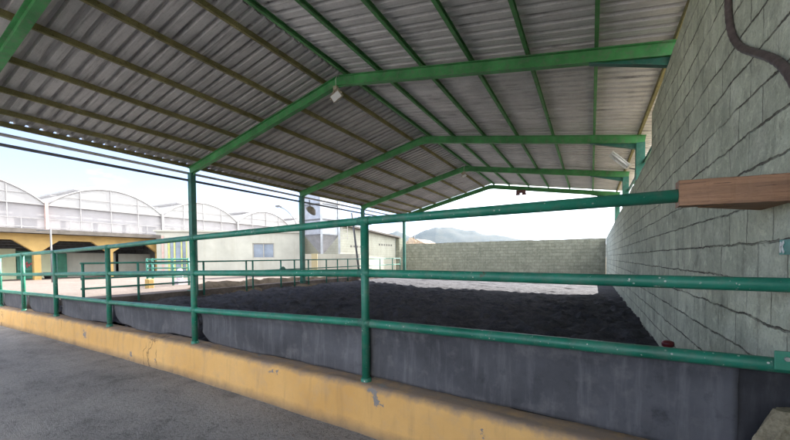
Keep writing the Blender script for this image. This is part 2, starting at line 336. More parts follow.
# ------------------------------------------------------------------ mesh helpers
class MB:
    def __init__(s): s.v = []; s.f = []; s.sm = []
    def add(s, vs, fs, smooth=False):
        o = len(s.v); s.v += [tuple(v) for v in vs]
        for f in fs: s.f.append(tuple(i + o for i in f)); s.sm.append(smooth)
        return s
    def box(s, a, b, mat=None):
        (x0, y0, z0), (x1, y1, z1) = a, b
        vs = [(x0, y0, z0), (x1, y0, z0), (x1, y1, z0), (x0, y1, z0), (x0, y0, z1), (x1, y0, z1), (x1, y1, z1), (x0, y1, z1)]
        if mat is not None: vs = [mat @ Vector(v) for v in vs]
        return s.add(vs, [(0, 3, 2, 1), (4, 5, 6, 7), (0, 1, 5, 4), (1, 2, 6, 5), (2, 3, 7, 6), (3, 0, 4, 7)])
    def bar(s, p, q, w, h, up=(0, 0, 1)):
        """rectangular bar from p to q; w sideways, h along up"""
        p, q = Vector(p), Vector(q); d = (q - p).normalized(); up = Vector(up)
        r = d.cross(up).normalized(); u = r.cross(d)
        vs = []
        for c in (p, q):
            for a, b in ((-1, -1), (1, -1), (1, 1), (-1, 1)): vs.append(c + r * (a * w / 2) + u * (b * h / 2))
        return s.add(vs, [(0, 1, 2, 3), (7, 6, 5, 4), (0, 4, 5, 1), (1, 5, 6, 2), (2, 6, 7, 3), (3, 7, 4, 0)])
    def ibeam(s, p, q, w, h, tf=.014, tw=.01):
        p, q = Vector(p), Vector(q); d = (q - p).normalized(); r = d.cross(Vector((0, 0, 1))).normalized(); u = r.cross(d)
        prof = [(-w/2, -h/2), (w/2, -h/2), (w/2, -h/2+tf), (tw/2, -h/2+tf), (tw/2, h/2-tf), (w/2, h/2-tf), (w/2, h/2), (-w/2, h/2), (-w/2, h/2-tf), (-tw/2, h/2-tf), (-tw/2, -h/2+tf), (-w/2, -h/2+tf)]
        n = len(prof); vs = [c + r * a + u * b for c in (p, q) for a, b in prof]
        fs = [(i, (i + 1) % n, n + (i + 1) % n, n + i) for i in range(n)]
        fs += [(0, 11, 2, 1), (11, 10, 3, 2), (10, 9, 4, 3), (9, 8, 5, 4), (8, 7, 6, 5)]
        fs += [tuple(n + i for i in reversed(f)) for f in fs[-5:]]
        return s.add(vs, fs)
    def tube(s, pts, r, n=14, caps=True, radii=None):
        pts = [Vector(p) for p in pts]; rings = []
        t0 = (pts[1] - pts[0]).normalized(); ref = Vector((0, 0, 1)) if abs(t0.z) < .9 else Vector((0, 1, 0))
        for i, p in enumerate(pts):
            a = pts[max(i - 1, 0)]; b = pts[min(i + 1, len(pts) - 1)]; d = (b - a).normalized()
            x = d.cross(ref).normalized(); y = x.cross(d); rr = radii[i] if radii else r
            rings.append([p + (x * math.cos(k * 2 * math.pi / n) + y * math.sin(k * 2 * math.pi / n)) * rr for k in range(n)])
        vs = [v for rg in rings for v in rg]; fs = []
        for i in range(len(pts) - 1):
            for k in range(n):
                fs.append((i * n + k, i * n + (k + 1) % n, (i + 1) * n + (k + 1) % n, (i + 1) * n + k))
        s.add(vs, fs, True)
        if caps:
            o = len(s.v) - len(vs); m = (len(pts) - 1) * n
            s.f.append(tuple(o + k for k in reversed(range(n)))); s.sm.append(False)
            s.f.append(tuple(o + m + k for k in range(n))); s.sm.append(False)
        return s
    def lathe(s, c, prof, n=20):
        c = Vector(c); vs = []; fs = []
        for r, z in prof:
            for k in range(n): vs.append(c + Vector((r * math.cos(k * 2 * math.pi / n), r * math.sin(k * 2 * math.pi / n), z)))
        for i in range(len(prof) - 1):
            for k in range(n): fs.append((i * n + k, i * n + (k + 1) % n, (i + 1) * n + (k + 1) % n, (i + 1) * n + k))
        return s.add(vs, fs, True)
    def prism(s, poly, a, b, axis='y'):
        """extrude a 2-D polygon (first, second coordinate) along an axis from a to b"""
        def P(u, v, w): return {'y': (u, w, v), 'x': (w, u, v), 'z': (u, v, w)}[axis]
        n = len(poly); vs = [P(u, v, a) for u, v in poly] + [P(u, v, b) for u, v in poly]
        fs = [tuple(reversed(range(n))), tuple(range(n, 2 * n))] + [(i, (i + 1) % n, n + (i + 1) % n, n + i) for i in range(n)]
        return s.add(vs, fs)
    def grid(s, X, Y, Z, smooth=True, flip=False):
        X, Y, Z = np.asarray(X), np.asarray(Y), np.asarray(Z); r, c = X.shape
        vs = np.stack([X, Y, Z], -1).reshape(-1, 3).tolist()
        fs = []
        for i in range(r - 1):
            b = i * c
            for j in range(c - 1):
                f = (b + j, b + j + 1, b + c + j + 1, b + c + j)
                fs.append(f[::-1] if flip else f)
        return s.add(vs, fs, smooth)
    def build(s, name, mat, parent=None, loc=None, bevel=0.0, solid=0.0):
        me = bpy.data.meshes.new(name); o = bpy.data.objects.new(name, me); COL.objects.link(o)
        off = Vector((0, 0, 0))
        if parent is not None:
            o.parent = parent
            q = parent
            while q is not None: off += q.location; q = q.parent
        elif loc is not None: off = Vector(loc); o.location = off
        vs = [(v[0] - off.x, v[1] - off.y, v[2] - off.z) for v in s.v]
        me.from_pydata(vs, [], s.f); me.polygons.foreach_set('use_smooth', s.sm)
        me.materials.append(M[mat] if isinstance(mat, str) else mat); me.update()
        if bevel:
            b = o.modifiers.new('bevel', 'BEVEL'); b.width = bevel; b.segments = 2; b.limit_method = 'ANGLE'
        if solid:
            b = o.modifiers.new('solid', 'SOLIDIFY'); b.thickness = solid; b.offset = 0
        return o

def tag(o, label=None, cat=None, group=None, kind=None):
    if label: o['label'] = label
    if cat: o['category'] = cat
    if group: o['group'] = group
    if kind: o['kind'] = kind
    return o
def thing(name, label, cat, loc, group=None):
    o = bpy.data.objects.new(name, None); COL.objects.link(o); o.location = loc; o.empty_display_size = .3
    return tag(o, label, cat, group)

_T = {}
def vnoise(x, y, seed=0):
    """smooth value noise on arrays"""
    T = _T.get(seed)
    if T is None: T = _T[seed] = np.random.RandomState(seed).rand(256, 256)
    xi = np.floor(x).astype(int); yi = np.floor(y).astype(int); fx = x - xi; fy = y - yi
    fx = fx * fx * (3 - 2 * fx); fy = fy * fy * (3 - 2 * fy)
    g = lambda a, b: T[a % 256, b % 256]
    return (g(xi, yi) * (1 - fx) + g(xi + 1, yi) * fx) * (1 - fy) + (g(xi, yi + 1) * (1 - fx) + g(xi + 1, yi + 1) * fx) * fy
def fbm(x, y, oct=4, seed=0, gain=.5):
    s = 0; a = 1; t = 0
    for i in range(oct): s = s + a * vnoise(x * 2 ** i + 17.3 * i, y * 2 ** i + 5.1 * i, seed + i); t += a; a *= gain
    return s / t - .5

# ------------------------------------------------------------------ the plan (metres; camera stands at x=0, y=0)
EYE = 1.80
XL, XR, XW = -11.25, -5.375, 1.03            # left columns, ridge, face of the right wall
ZL, ZR, ZW = 4.56, 5.98, 4.94                # rafter undersides at eave, ridge, right end
XC = 1.22                                    # right columns, just behind the wall
FY = [-2.4, 2.31, 7.19, 12.19, 17.06, 22.16]
ROOF_Y0, ROOF_Y1 = -2.8, 22.45
def raf(x):                                  # rafter underside height
    return ZL + (x - XL) / (XR - XL) * (ZR - ZL) if x <= XR else ZR + (x - XR) / (1.11 - XR) * (ZW - ZR)
RD = .23                                     # rafter depth
PD = .105                                    # purlin depth

# fence line
FP = [(-19.6, 4.02), (-17.4, 3.93), (-15.3, 3.85), (-13.31, 3.78), (-11.21, 3.74), (-8.47, 3.64), (-5.47, 3.49), (-2.1, 3.22), (.5, 2.92), (1.03, 2.86)]
def fy(x):
    for (a, b), (c, d) in zip(FP, FP[1:]):
        if x <= c: return b + (x - a) / (c - a) * (d - b)
    return FP[-1][1]
def lerp(pts, x):
    if x <= pts[0][0]: return pts[0][1]
    for (a, b), (c, d) in zip(pts, pts[1:]):
        if x <= c: return b + (x - a) / (c - a) * (d - b)
    return pts[-1][1]
ZT = [(-19.6, 1.86), (-13.3, 2.0), (-11.2, 2.03), (-8.47, 2.08), (-5.47, 2.15), (-2.1, 2.20), (.6, 2.185)]
ZM = [(-19.6, 1.38), (-13.3, 1.46), (-11.2, 1.50), (-8.47, 1.55), (-5.47, 1.60), (-2.1, 1.65), (1.03, 1.63)]
ZB = [(-19.6, .92), (-13.3, .96), (-11.2, .97), (-8.47, .98), (-5.47, 1.02), (-2.1, 1.12), (1.03, 1.17)]

# ------------------------------------------------------------------ ground
b = MB(); b.box((-3200, -3200, -1.0), (3200, 3200, -.03)); tag(b.build('ground', 'terrain'), kind='structure')
b = MB(); b.box((-30, -60, -.025), (14, 4.6, 0.0)); tag(b.build('pavement', 'asphalt'), kind='structure')

# arena sand: clods and hoof marks
nx, ny = 330, 620
xs = np.linspace(-11.9, 1.06, nx); t = np.linspace(0, 1, ny) ** 1.55
y0s = np.array([fy(x) + .16 for x in xs])
X = np.repeat(xs[None, :], ny, 0); Y = y0s[None, :] + t[:, None] * (33.0 - y0s[None, :])
Z = .22 + .35 * (1.03 - X) / 12.3
cl = np.abs(fbm(X * 2.9, Y * 2.9, 4, 3, .62)) * 2           # billowed noise: rounded clods with sharp valleys
cl2 = np.clip(vnoise(X * 4.6 + 8, Y * 4.6, 77) - .5, 0, 1)
Z = Z + (cl * .17 + cl2 * .12 + fbm(X * .7, Y * .7, 2, 9) * .08) * np.clip((21 - Y) / 10, .14, 1)
pits = np.clip(vnoise(X * 2.1 + 4, Y * 2.1, 21) - .60, 0, 1); Z = Z - pits * .22
b = MB(); b.grid(X, Y, Z); tag(b.build('sand', 'sand'), kind='structure')

# ground of the far end, left of the sand, up to the far wall
b = MB(); b.box((-30, 22.5, -.02), (-11.3, 34.5, .56)); tag(b.build('back_yard', 'yard'), kind='structure')
# raised concrete yard on the left
b = MB(); b.box((-46, 4.15, -.02), (-11.62, 22.5, .80)); tag(b.build('yard', 'yard'), kind='structure')
# bank of dirt and old bedding along the left edge of the sand
n1, n2 = 360, 26
ys = np.linspace(4.0, 26, n1); us = np.linspace(0, 1, n2)
U, Yb = np.meshgrid(us, ys)
Xb = -12.95 + U * 1.55
top = np.interp(Yb, [4, 7.2, 8.4, 12, 17, 26], [.60, .72, 1.02, .95, .84, .70])
prof = np.interp(U, [0, .12, .34, .52, .72, .9, 1], [-.2, .78, 1, .98, .62, .40, -.25])
Zb = .38 + prof * (top - .38) + fbm(Xb * 2.6, Yb * 2.6, 4, 31, .6) * .26 * np.clip(1.2 - U, .2, 1)
Xb = Xb + fbm(Yb * 1.3, U * 2, 3, 41) * .5
b = MB(); b.grid(Xb, Yb, Zb, True, True); tag(b.build('dirt_bank', 'bank'), kind='structure')

# ------------------------------------------------------------------ low painted wall under the front fence
n = 420
xs = np.linspace(-19.6, 1.03, n)
prof = [(-.155, -.02), (-.150, .05), (-.140, .25), (-.125, .43), (-.110, .478), (-.085, .497), (-.03, .502), (.06, .50), (.17, .497), (.21, .47), (.22, -.02)]
rows = []
for i, x in enumerate(xs):
    y = fy(x); w = [vnoise(np.array([x * 1.7]), np.array([k * .9]), 5)[0] - .5 for k in range(len(prof))]
    w2 = [vnoise(np.array([x * 9.]), np.array([k * 1.9]), 6)[0] - .5 for k in range(len(prof))]
    rows.append([(x, y + o + w[k] * .025 + w2[k] * .006, z + ((w[k] * .022 + w2[k] * .014) if 2 < k < 9 else 0)) for k, (o, z) in enumerate(prof)])
A = np.array(rows); b = MB(); b.grid(A[..., 0], A[..., 1], A[..., 2], True, True)
b.f.append(tuple(reversed(range(len(prof))))); b.sm.append(False)
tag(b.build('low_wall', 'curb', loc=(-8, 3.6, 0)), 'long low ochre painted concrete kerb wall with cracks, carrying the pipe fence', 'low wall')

# ------------------------------------------------------------------ front pipe fence
fence = thing('pipe_fence', 'green three rail steel pipe fence crossing the foreground on the ochre kerb wall', 'fence', (-2.1, 3.22, .5))
def railpath(Z, x0, x1):
    xs = sorted({x0, x1} | {p[0] for p in FP if x0 < p[0] < x1} | {p[0] for p in Z if x0 < p[0] < x1})
    return [(x, fy(x), lerp(Z, x)) for x in xs]
MB().tube(railpath(ZT, -19.6, .50), .042, 18).build('top_rail', 'rail', fence)
MB().tube(railpath(ZM, -19.6, 1.05), .042, 18).build('middle_rail', 'rail', fence)
MB().tube(railpath(ZB, -19.6, 1.05), .043, 18).build('bottom_rail', 'rail', fence)
for x in (-17.4, -15.3, -13.31, -11.21, -8.47, -5.47, -2.1):
    y = fy(x); m = MB(); m.tube([(x, y - .004, .47), (x, y - .004, lerp(ZT, x) + .02)], .044, 18)
    p = m.build('post', 'post', fence)
    for Zr in (ZT, ZM, ZB):
        c = MB(); c.tube([(x - .075, fy(x - .075), lerp(Zr, x - .075)), (x + .075, fy(x + .075), lerp(Zr, x + .075))], .047, 14)
        c.build('weld_collar', 'post', p)
    MB().lathe((x, y - .004, .49), [(.045, .05), (.056, .045), (.058, 0), (.058, -.03)], 18).build('foot_collar', 'post', p)
# bolted bracket on the bottom rail by the wall
br = MB()
br.box((.915, fy(.95) - .062, 1.155), (1.04, fy(.95) - .05, 1.262))
br.build('bracket', 'bracket', fence, bevel=.004)
MB().tube([(.962, fy(.95) - .084, 1.222), (.962, fy(.95) - .060, 1.222)], .0125, 6).build('bolt', 'bolt', fence)

# ------------------------------------------------------------------ rubber sheets hung under the bottom rail
def rubber(x0, x1, label, mat='rubber', wav=.05, left_round=.0, right_round=.0, back=.085, seed=1, low=.50):
    nu, nv = 90, 22
    u = np.linspace(0, 1, nu); v = np.linspace(0, 1, nv); Ug, Vg = np.meshgrid(u, v)
    Xg = x0 + Ug * (x1 - x0)
    # rounded, curled bottom corners
    lr = np.clip(1 - Ug * (x1 - x0) / .34, 0, 1) ** 2 * left_round; rr = np.clip(1 - (1 - Ug) * (x1 - x0) / .34, 0, 1) ** 2 * right_round
    bot = low + lr + rr + (vnoise(Ug * 5 + seed * 3.1, Ug * 0 + seed, 50) - .5) * wav + .012
    top = np.vectorize(lambda x: lerp(ZB, x))(Xg) - .005
    Zg = top + (bot - top) * Vg
    bul = fbm(Xg * 1.3 + seed * 7, Zg * 1.8, 3, 60 + seed) * .09 * np.sin(np.clip(Vg, 0, 1) * math.pi) + fbm(Xg * 4, Zg * 1.2, 3, 80 + seed) * .040 * Vg
    Yg = np.vectorize(fy)(Xg) + back * (.55 + .45 * np.clip(Vg * 4, 0, 1)) - bul - (lr + rr) * .05 * Vg
    Xg = Xg + (left_round * .3 * np.clip(1 - Ug * 6, 0, 1) - right_round * .3 * np.clip(1 - (1 - Ug) * 6, 0, 1)) * Vg
    m = MB(); m.grid(Xg, Yg, Zg, True, True)
    o = m.build('rubber_sheet', mat, loc=((x0 + x1) / 2, fy((x0 + x1) / 2), low), solid=.012)
    return tag(o, label, 'rubber sheet', 'rubber sheets hung along the fence')
rubber(-2.14, .80, 'grey-black rubber sheet right of the nearest post, ending in a curled edge', wav=.02, seed=1, low=.525, back=.066)
rubber(-5.42, -2.06, 'grey rubber sheet between the nearest post and the next post to its left', left_round=.16, wav=.04, seed=2, low=.51)
rubber(-8.42, -5.50, 'rubber sheet with rounded bottom corners left of the second post from the wall', left_round=.18, right_round=.04, wav=.08, seed=3, low=.52)
rubber(-11.17, -8.50, 'wavy rubber sheet below the rail between third and fourth posts from the right', left_round=.05, right_round=.10, wav=.06, seed=4, low=.487)
rubber(-13.27, -11.25, 'short dark rubber sheet with a torn bottom edge between fourth and fifth posts', left_round=.14, right_round=.10, wav=.06, seed=5, low=.487)
rubber(-15.27, -13.35, 'farthest rubber sheet, at the left edge of the view', left_round=.05, right_round=.12, wav=.06, seed=6, low=.487)
rubber(-17.36, -15.34, 'rubber sheet beyond the left edge', wav=.12, seed=7, low=.52)
rubber(.785, 1.10, 'near-black rubber sheet tucked behind the curled edge, next to the block wall', 'rubber_dark', wav=.01, back=.08, seed=8, low=.44)

# ------------------------------------------------------------------ timber, broken concrete, standpipe, stencil
nx = 24
tb = MB()
x0, x1 = .485, 1.045
for k in range(1):
    prof = [(2.865, 2.118), (2.975, 2.116), (2.98, 2.272), (2.872, 2.276)]
    rows = []
    for i in range(nx):
        x = x0 + (x1 - x0) * i / (nx - 1)
        rows.append([(x, y + random.uniform(-.0015, .0015), z + random.uniform(-.0015, .0015) - .012 * i / (nx - 1)) for y, z in prof + prof[:1]])
    for r in rows: r[-1] = r[0]
    A = np.array(rows); tb.grid(A[..., 0], A[..., 1], A[..., 2], False)
    tb.f.append((0, 1, 2, 3)); tb.sm.append(False)
tag(tb.build('timber_beam', 'wood', loc=(x0, 3.0, 2.12), bevel=.006), 'reddish brown timber block holding the top rail end against the grey wall', 'timber')

wd = MB(); wd.prism([(.60, 2.985), (1.028, 2.985), (1.028, 3.40)], 2.11, 2.19, 'z'); tag(wd.build('timber_wedge', 'wood', loc=(1.0, 3.1, 2.11)), 'dark wooden wedge behind the timber block, fixed flat against the grey wall', 'wedge')
rk = MB()
rows = []
for i in range(40):
    v = i / 39; row = []
    for k in range(48):
        a = k / 47 * 2 * math.pi
        if k == 47: a = 0
        r = .185 * (1 - .55 * v ** 2.2) * (1 + .55 * (vnoise(np.array([math.cos(a) * 1.6 + 9]), np.array([math.sin(a) * 1.6 + v * 2.6]), 71)[0] - .5) + .34 * (vnoise(np.array([math.cos(a) * 5 + 9]), np.array([math.sin(a) * 5 + v * 9]), 72)[0] - .5))
        row.append((.985 + r * math.cos(a) * .95, 2.76 + r * math.sin(a) * .55, .30 + v * .65))
    row[-1] = row[0]
    rows.append(row)
A = np.array(rows); rk.grid(A[..., 0], A[..., 1], A[..., 2], False)
rk.f.append(tuple(39 * 48 + k for k in range(47))); rk.sm.append(False)
tag(rk.build('broken_concrete', 'rock', loc=(.985, 2.76, .3)), 'jagged broken lump of pale concrete at the foot of the wall, lower right corner', 'broken concrete')

sp = thing('standpipe', 'small dark red capped standpipe beside the foot of the grey block wall', 'standpipe', (.83, 5.45, .22))
MB().tube([(.83, 5.45, .2), (.83, 5.45, .66)], .042, 16).build('pipe', 'red_paint', sp)
MB().lathe((.83, 5.45, .60), [(.05, 0), (.058, .02), (.058, .05), (.046, .07), (.046, .095), (.062, .105), (.066, .135), (.060, .16), (.03, .172), (0, .174)], 20).build('cap', 'red_paint', sp)

# green stencilled letter on the wall, cut by the edge of the picture
st = thing('wall_sign', 'small teal plate with a white letter K on the grey wall at the right edge', 'sign', (XW - .012, 2.98, 1.8))
MB().box((XW - .022, 2.80, 1.803), (XW - .014, 3.06, 1.893)).build('plate', plain('teal_plate', (.03, .24, .19), .5, 0, .25, 30), st)
lt = MB(); xk = XW - .0245
def lbar(y0, z0, y1, z1, w=.016):
    lt.bar((xk, y0, z0), (xk, y1, z1), .004, w, up=(0, z1 - z0, -(y1 - y0)) if False else (0, -(z1 - z0), (y1 - y0)))
lbar(3.036, 1.815, 3.036, 1.881); lbar(3.03, 1.845, 2.995, 1.881); lbar(3.022, 1.853, 2.993, 1.815)
lt.build('letter', 'white_plastic', st)

# ------------------------------------------------------------------ block walls
def wall_mesh(us, tops, z0, axis, pos, thick, seed, amp=.02):
    """a wall: noisy front face, flat top and back"""
    m = MB(); nv = 40
    F, Bk = [], []
    for u, t in zip(us, tops):
        col = []
        for k in range(nv):
            z = z0 + (t - z0) * k / (nv - 1)
            d = (vnoise(np.array([u * .9]), np.array([z * 1.1]), seed)[0] - .5) * amp + (vnoise(np.array([u * 4.]), np.array([z * 4.]), seed + 1)[0] - .5) * amp * .5
            zz = z + ((vnoise(np.array([u * 3.3]), np.array([2.2]), seed + 2)[0] - .5) * .035 if k == nv - 1 else 0)
            col.append((pos + d, u, zz) if axis == 'y' else (u, pos + d, zz))
        s = thick
        a, bb = col[-1], col[0]
        col.append((pos + s, u, a[2]) if axis == 'y' else (u, pos + s, a[2])); col.append((pos + s, u, z0) if axis == 'y' else (u, pos + s, z0))
        F.append(col)
    A = np.array(F); m.grid(A[..., 0], A[..., 1], A[..., 2], False, axis == 'x')
    k = A.shape[1]; n = A.shape[0]
    m.f.append(tuple(range(k))); m.sm.append(False); m.f.append(tuple((n - 1) * k + i for i in reversed(range(k)))); m.sm.append(False)
    return m
us = list(np.linspace(-3.2, 8.715, 150)) + [8.72] + list(np.linspace(8.9, 33.2, 130))
tops = [lerp([(-10, 5.05), (3, 5.0), (5.6, 4.86), (8.716, 4.60), (8.7201, 3.86), (12, 3.80), (19, 3.58), (33.2, 3.24)], u) for u in us]
tag(wall_mesh(us, tops, -.1, 'y', XW, .17, 100).build('block_wall', 'wall_near', loc=(XW, 12, 0)), 'tall grey-green concrete block wall running along the right side, stepping down farther away', 'wall')
us = list(np.linspace(-16.75, 1.02, 150))
tops = [3.27 + .0 * u for u in us]
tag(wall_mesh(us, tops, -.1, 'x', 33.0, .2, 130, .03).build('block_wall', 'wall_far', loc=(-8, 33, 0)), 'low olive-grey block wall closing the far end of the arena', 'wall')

# ------------------------------------------------------------------ roof shelter
sh = thing('arena_shelter', 'open sided steel shelter with corrugated gable roof on green portal frames over the arena', 'shelter', (XR, 7.19, .3))
def corrug(xa, xb, name, mat):
    pitch = .25; ys = []; hs = []
    y = ROOF_Y0
    while y < ROOF_Y1:
        for dy, h in ((0, 0), (.135, 0), (.146, .095), (.234, .095), (.245, 0)):
            ys.append(y + dy); hs.append(h)
        y += pitch
    xs = np.linspace(xa, xb, 9)
    rows = []
    for x in xs:
        z = raf(x) + RD + PD + .004
        rows.append([(x, yy, z + h + .006 * math.sin(yy * 1.7 + x)) for yy, h in zip(ys, hs)])
    A = np.array(rows); m = MB(); m.grid(A[..., 0], A[..., 1], A[..., 2], False, xa > xb)
    m.build(name, mat, sh, solid=.0025)
corrug(XL - .22, XR - .02, 'roof_sheet', 'roof_left')
corrug(XR + .02, 1.62, 'roof_sheet', 'roof_right')
rc = MB(); zc = raf(XR) + RD + PD + .055
rc.add([(XR - .35, ROOF_Y0, zc - .085), (XR, ROOF_Y0, zc + .01), (XR + .35, ROOF_Y0, zc - .056), (XR - .35, ROOF_Y1, zc - .085), (XR, ROOF_Y1, zc + .01), (XR + .35, ROOF_Y1, zc - .056)], [(0, 1, 4, 3), (1, 2, 5, 4)])
rc.build('ridge_cap', 'roof_left', sh, solid=.004)
def cpurlin(x, mat, flip=1, w=.06):
    z0 = raf(x) + RD; z1 = z0 + PD; m = MB(); t = .006
    # C-section with lips, open to one side
    poly = [(0, 0), (w, 0), (w, .02), (w - t, .02), (w - t, t), (t, t), (t, PD - t), (w - t, PD - t), (w - t, PD - .02), (w, PD - .02), (w, PD), (0, PD)]
    poly = [(x + (u - w / 2) * flip, z0 + v + .001) for u, v in poly]
    if flip < 0: poly = poly[::-1]
    m.prism(poly, ROOF_Y0 + .05, ROOF_Y1 - .03, 'y')
    m.build('purlin', mat, sh)
for x in (-5.82, -6.95, -8.0, -9.05, -10.05, -10.85): cpurlin(x, 'purlin_rust', -1)
cpurlin(-11.36, 'purlin_rust', -1)
for x in (-5.16, -4.26, -3.18, -2.12, -1.05, .06): cpurlin(x, 'purlin_green', 1)
cpurlin(1.16, 'purlin_rust', 1)
for y in FY:
    for a, c, nm in ((XL - .1, XR, 'left'), (1.30, XR, 'right')):
        m = MB()
        m.ibeam((a, y, raf(a) + RD / 2), (c, y, raf(c) + RD / 2), .13, RD)
        r = m.build('rafter', 'frame', sh)
        if nm == 'right':   # tapered haunch under the right end
            h = MB(); h.prism([(-.05, raf(-.05) - .002), (1.10, raf(1.10) - .002), (1.10, raf(1.10) - .15)], y - .006, y + .006, 'y')
            h.bar((-.05, y, raf(-.05) - .008), (1.12, y, raf(1.10) - .156), .12, .012)
            h.build('haunch', 'column', r)
        else:
            h = MB(); h.prism([(XL - .08, raf(XL - .08) - .002), (XL + .42, raf(XL + .42) - .002), (XL - .08, raf(XL - .08) - .10)], y - .006, y + .006, 'y'); h.build('haunch', 'frame', r)
            # apex plate
            ap = MB(); zz = raf(XR)
            ap.prism([(XR - .42, raf(XR - .42) + .02), (XR, zz - .035), (XR + .42, raf(XR + .42) + .02), (XR + .42, raf(XR + .42) + RD - .02), (XR, zz + RD - .02), (XR - .42, raf(XR - .42) + RD - .02)], y - .014, y + .014, 'y')
            ap.build('apex_plate', 'frame', r)
    zb = np.interp(y, [-10, 3.0, 3.6, 4.0, 12, 17, 23], [0, 0, .48, .80, .85, .8, .66])
    m = MB(); m.box((XL - .085, y - .085, zb - .1), (XL + .085, y + .085, ZL + .02)); c = m.build('column', 'column', sh, bevel=.008)
    MB().box((XL - .15, y - .15, zb + .0), (XL + .15, y + .15, zb + .02)).build('base_plate', 'column', c)
    m = MB(); m.ibeam((XC + .02, y, -.1), (XC + .02, y - .0001, raf(1.22) + .1), .17, .20) if False else m.box((1.075, y - .115, -.1), (1.29, y + .115, raf(1.22) + .02))
    m.build('column', 'column', sh, bevel=.008)
# eave strut, gutter pipe and lower tie along the left side
g = MB(); g.tube([(XL - .17, ROOF_Y0, 4.60), (XL - .17, ROOF_Y1, 4.60)], .04, 12); g.build('gutter_pipe', 'pipe_pale', sh)
g = MB(); g.tube([(XL - .1, ROOF_Y0, 4.36), (XL - .1, ROOF_Y1, 4.36)], .038, 12); g.build('tie_pipe', 'pipe_dark', sh)
# edge flashing above the right wall and side rails
MB().box((1.26, 8.2, 4.36), (1.31, ROOF_Y1 - .2, 4.46)).build('side_rail', 'column', sh)
for y in (9.6, 14.5, 19.5):
    MB().bar((1.31, y, raf(1.2) + RD - .01), (1.31, y + .9, 3.9), .04, .04).build('brace', 'column', sh)

# ------------------------------------------------------------------ lamps and small things up in the frames
def flood(x, y, label, s=1.0):
    zt = raf(x) - .03
    f = thing('floodlight', label, 'floodlight', (x, y, zt), 'floodlights hung from the ridge')
    c = MB(); c.tube([(x, y - .02, zt + .26), (x, y - .10, zt + .12), (x, y - .10, zt - .10 * s)], .008, 6); c.build('cable', 'white_plastic', f)
    k = MB(); k.bar((x - .02, y - .1, zt - .08 * s), (x - .16 * s, y - .1, zt - .34 * s), .025, .03); k.bar((x + .02, y - .1, zt - .08 * s), (x + .17 * s, y - .1, zt - .24 * s), .025, .03)
    k.box((x - .05, y - .14, zt - .14 * s), (x + .05, y - .06, zt - .05 * s)); k.build('yoke', 'tan_metal', f)
    R = Matrix.Translation((x + .01, y - .08, zt - .27 * s)) @ Matrix.Rotation(math.radians(-24), 4, 'Y') @ Matrix.Rotation(math.radians(35), 4, 'X')
    h = MB(); h.box((-.14 * s, -.05 * s, -.09 * s), (.14 * s, .05 * s, .09 * s), R); h.build('housing', 'tan_metal', f, bevel=.012)
    l = MB(); l.box((-.12 * s, -.058 * s, -.07 * s), (.12 * s, -.0505 * s, .07 * s), R); l.build('lens', 'lamp_glass', f)
flood(XR + .02, 7.12, 'cream floodlight hanging from a cable under the nearest ridge joint')
flood(XR + .02, 16.98, 'small floodlight under the ridge joint of the third frame away', .8)
# twin brown lamps on the last frame
tw = thing('twin_lamp', 'reddish brown twin lamp fixed under the farthest rafter against white sky', 'lamp', (-3.6, 22.1, raf(-3.6)))
MB().box((-3.86, 22.0, raf(-3.6) - .15), (-3.34, 22.2, raf(-3.6) - .002)).build('bracket', 'rust_red', tw)
for dx in (-.17, .17): MB().lathe((-3.6 + dx, 22.1, raf(-3.6) - .27), [(0, 0), (.12, .005), (.13, .04), (.10, .12), (.05, .16)], 16).build('lamp_shade', 'rust_red', tw)
# white twin tube light near the second frame's right column
fl = thing('tube_light', 'white twin tube light tilted beside the green column near the right wall', 'light', (.72, 12.7, 4.6))
R = Matrix.Translation((.70, 12.4, 4.58)) @ Matrix.Scale(.75, 4) @ Matrix.Rotation(math.radians(46), 4, 'Y') @ Matrix.Rotation(math.radians(-30), 4, 'X')
MB().box((-.42, -.15, 0), (.42, .15, .05), R).build('housing', 'white_plastic', fl, bevel=.01)
for dy in (-.08, .08):
    q = MB(); q.tube([R @ Vector((-.39, dy, -.03)), R @ Vector((.39, dy, -.03))], .027, 12); q.build('tube', 'lamp_glass', fl)
MB().bar((.95, 12.4, 4.33), (1.22, 12.25, 4.2), .03, .03).build('arm', 'galv_dull', fl)
# tan dish shaped lamp at the eave beside the second column
dl = thing('dish_lamp', 'tan weathered dish lamp hanging at the eave beside the second roof column', 'lamp', (XL - .2, 12.75, 4.3))
R = Matrix.Translation((-11.2, 12.75, 4.02)) @ Matrix.Rotation(math.radians(52), 4, 'Y')
dd = MB(); dd.lathe((0, 0, 0), [(0, .16), (.06, .155), (.14, .12), (.22, .05), (.27, -.03), (.255, -.03), (.2, .04), (.12, .1), (0, .13)], 20); dd.v = [tuple(R @ Vector(v)) for v in dd.v]
dd.build('shade', 'tan_metal', dl)
MB().tube([(-11.3, 12.75, 4.5), (-11.25, 12.75, 4.12)], .02, 8).build('stem', 'galv_dull', dl)

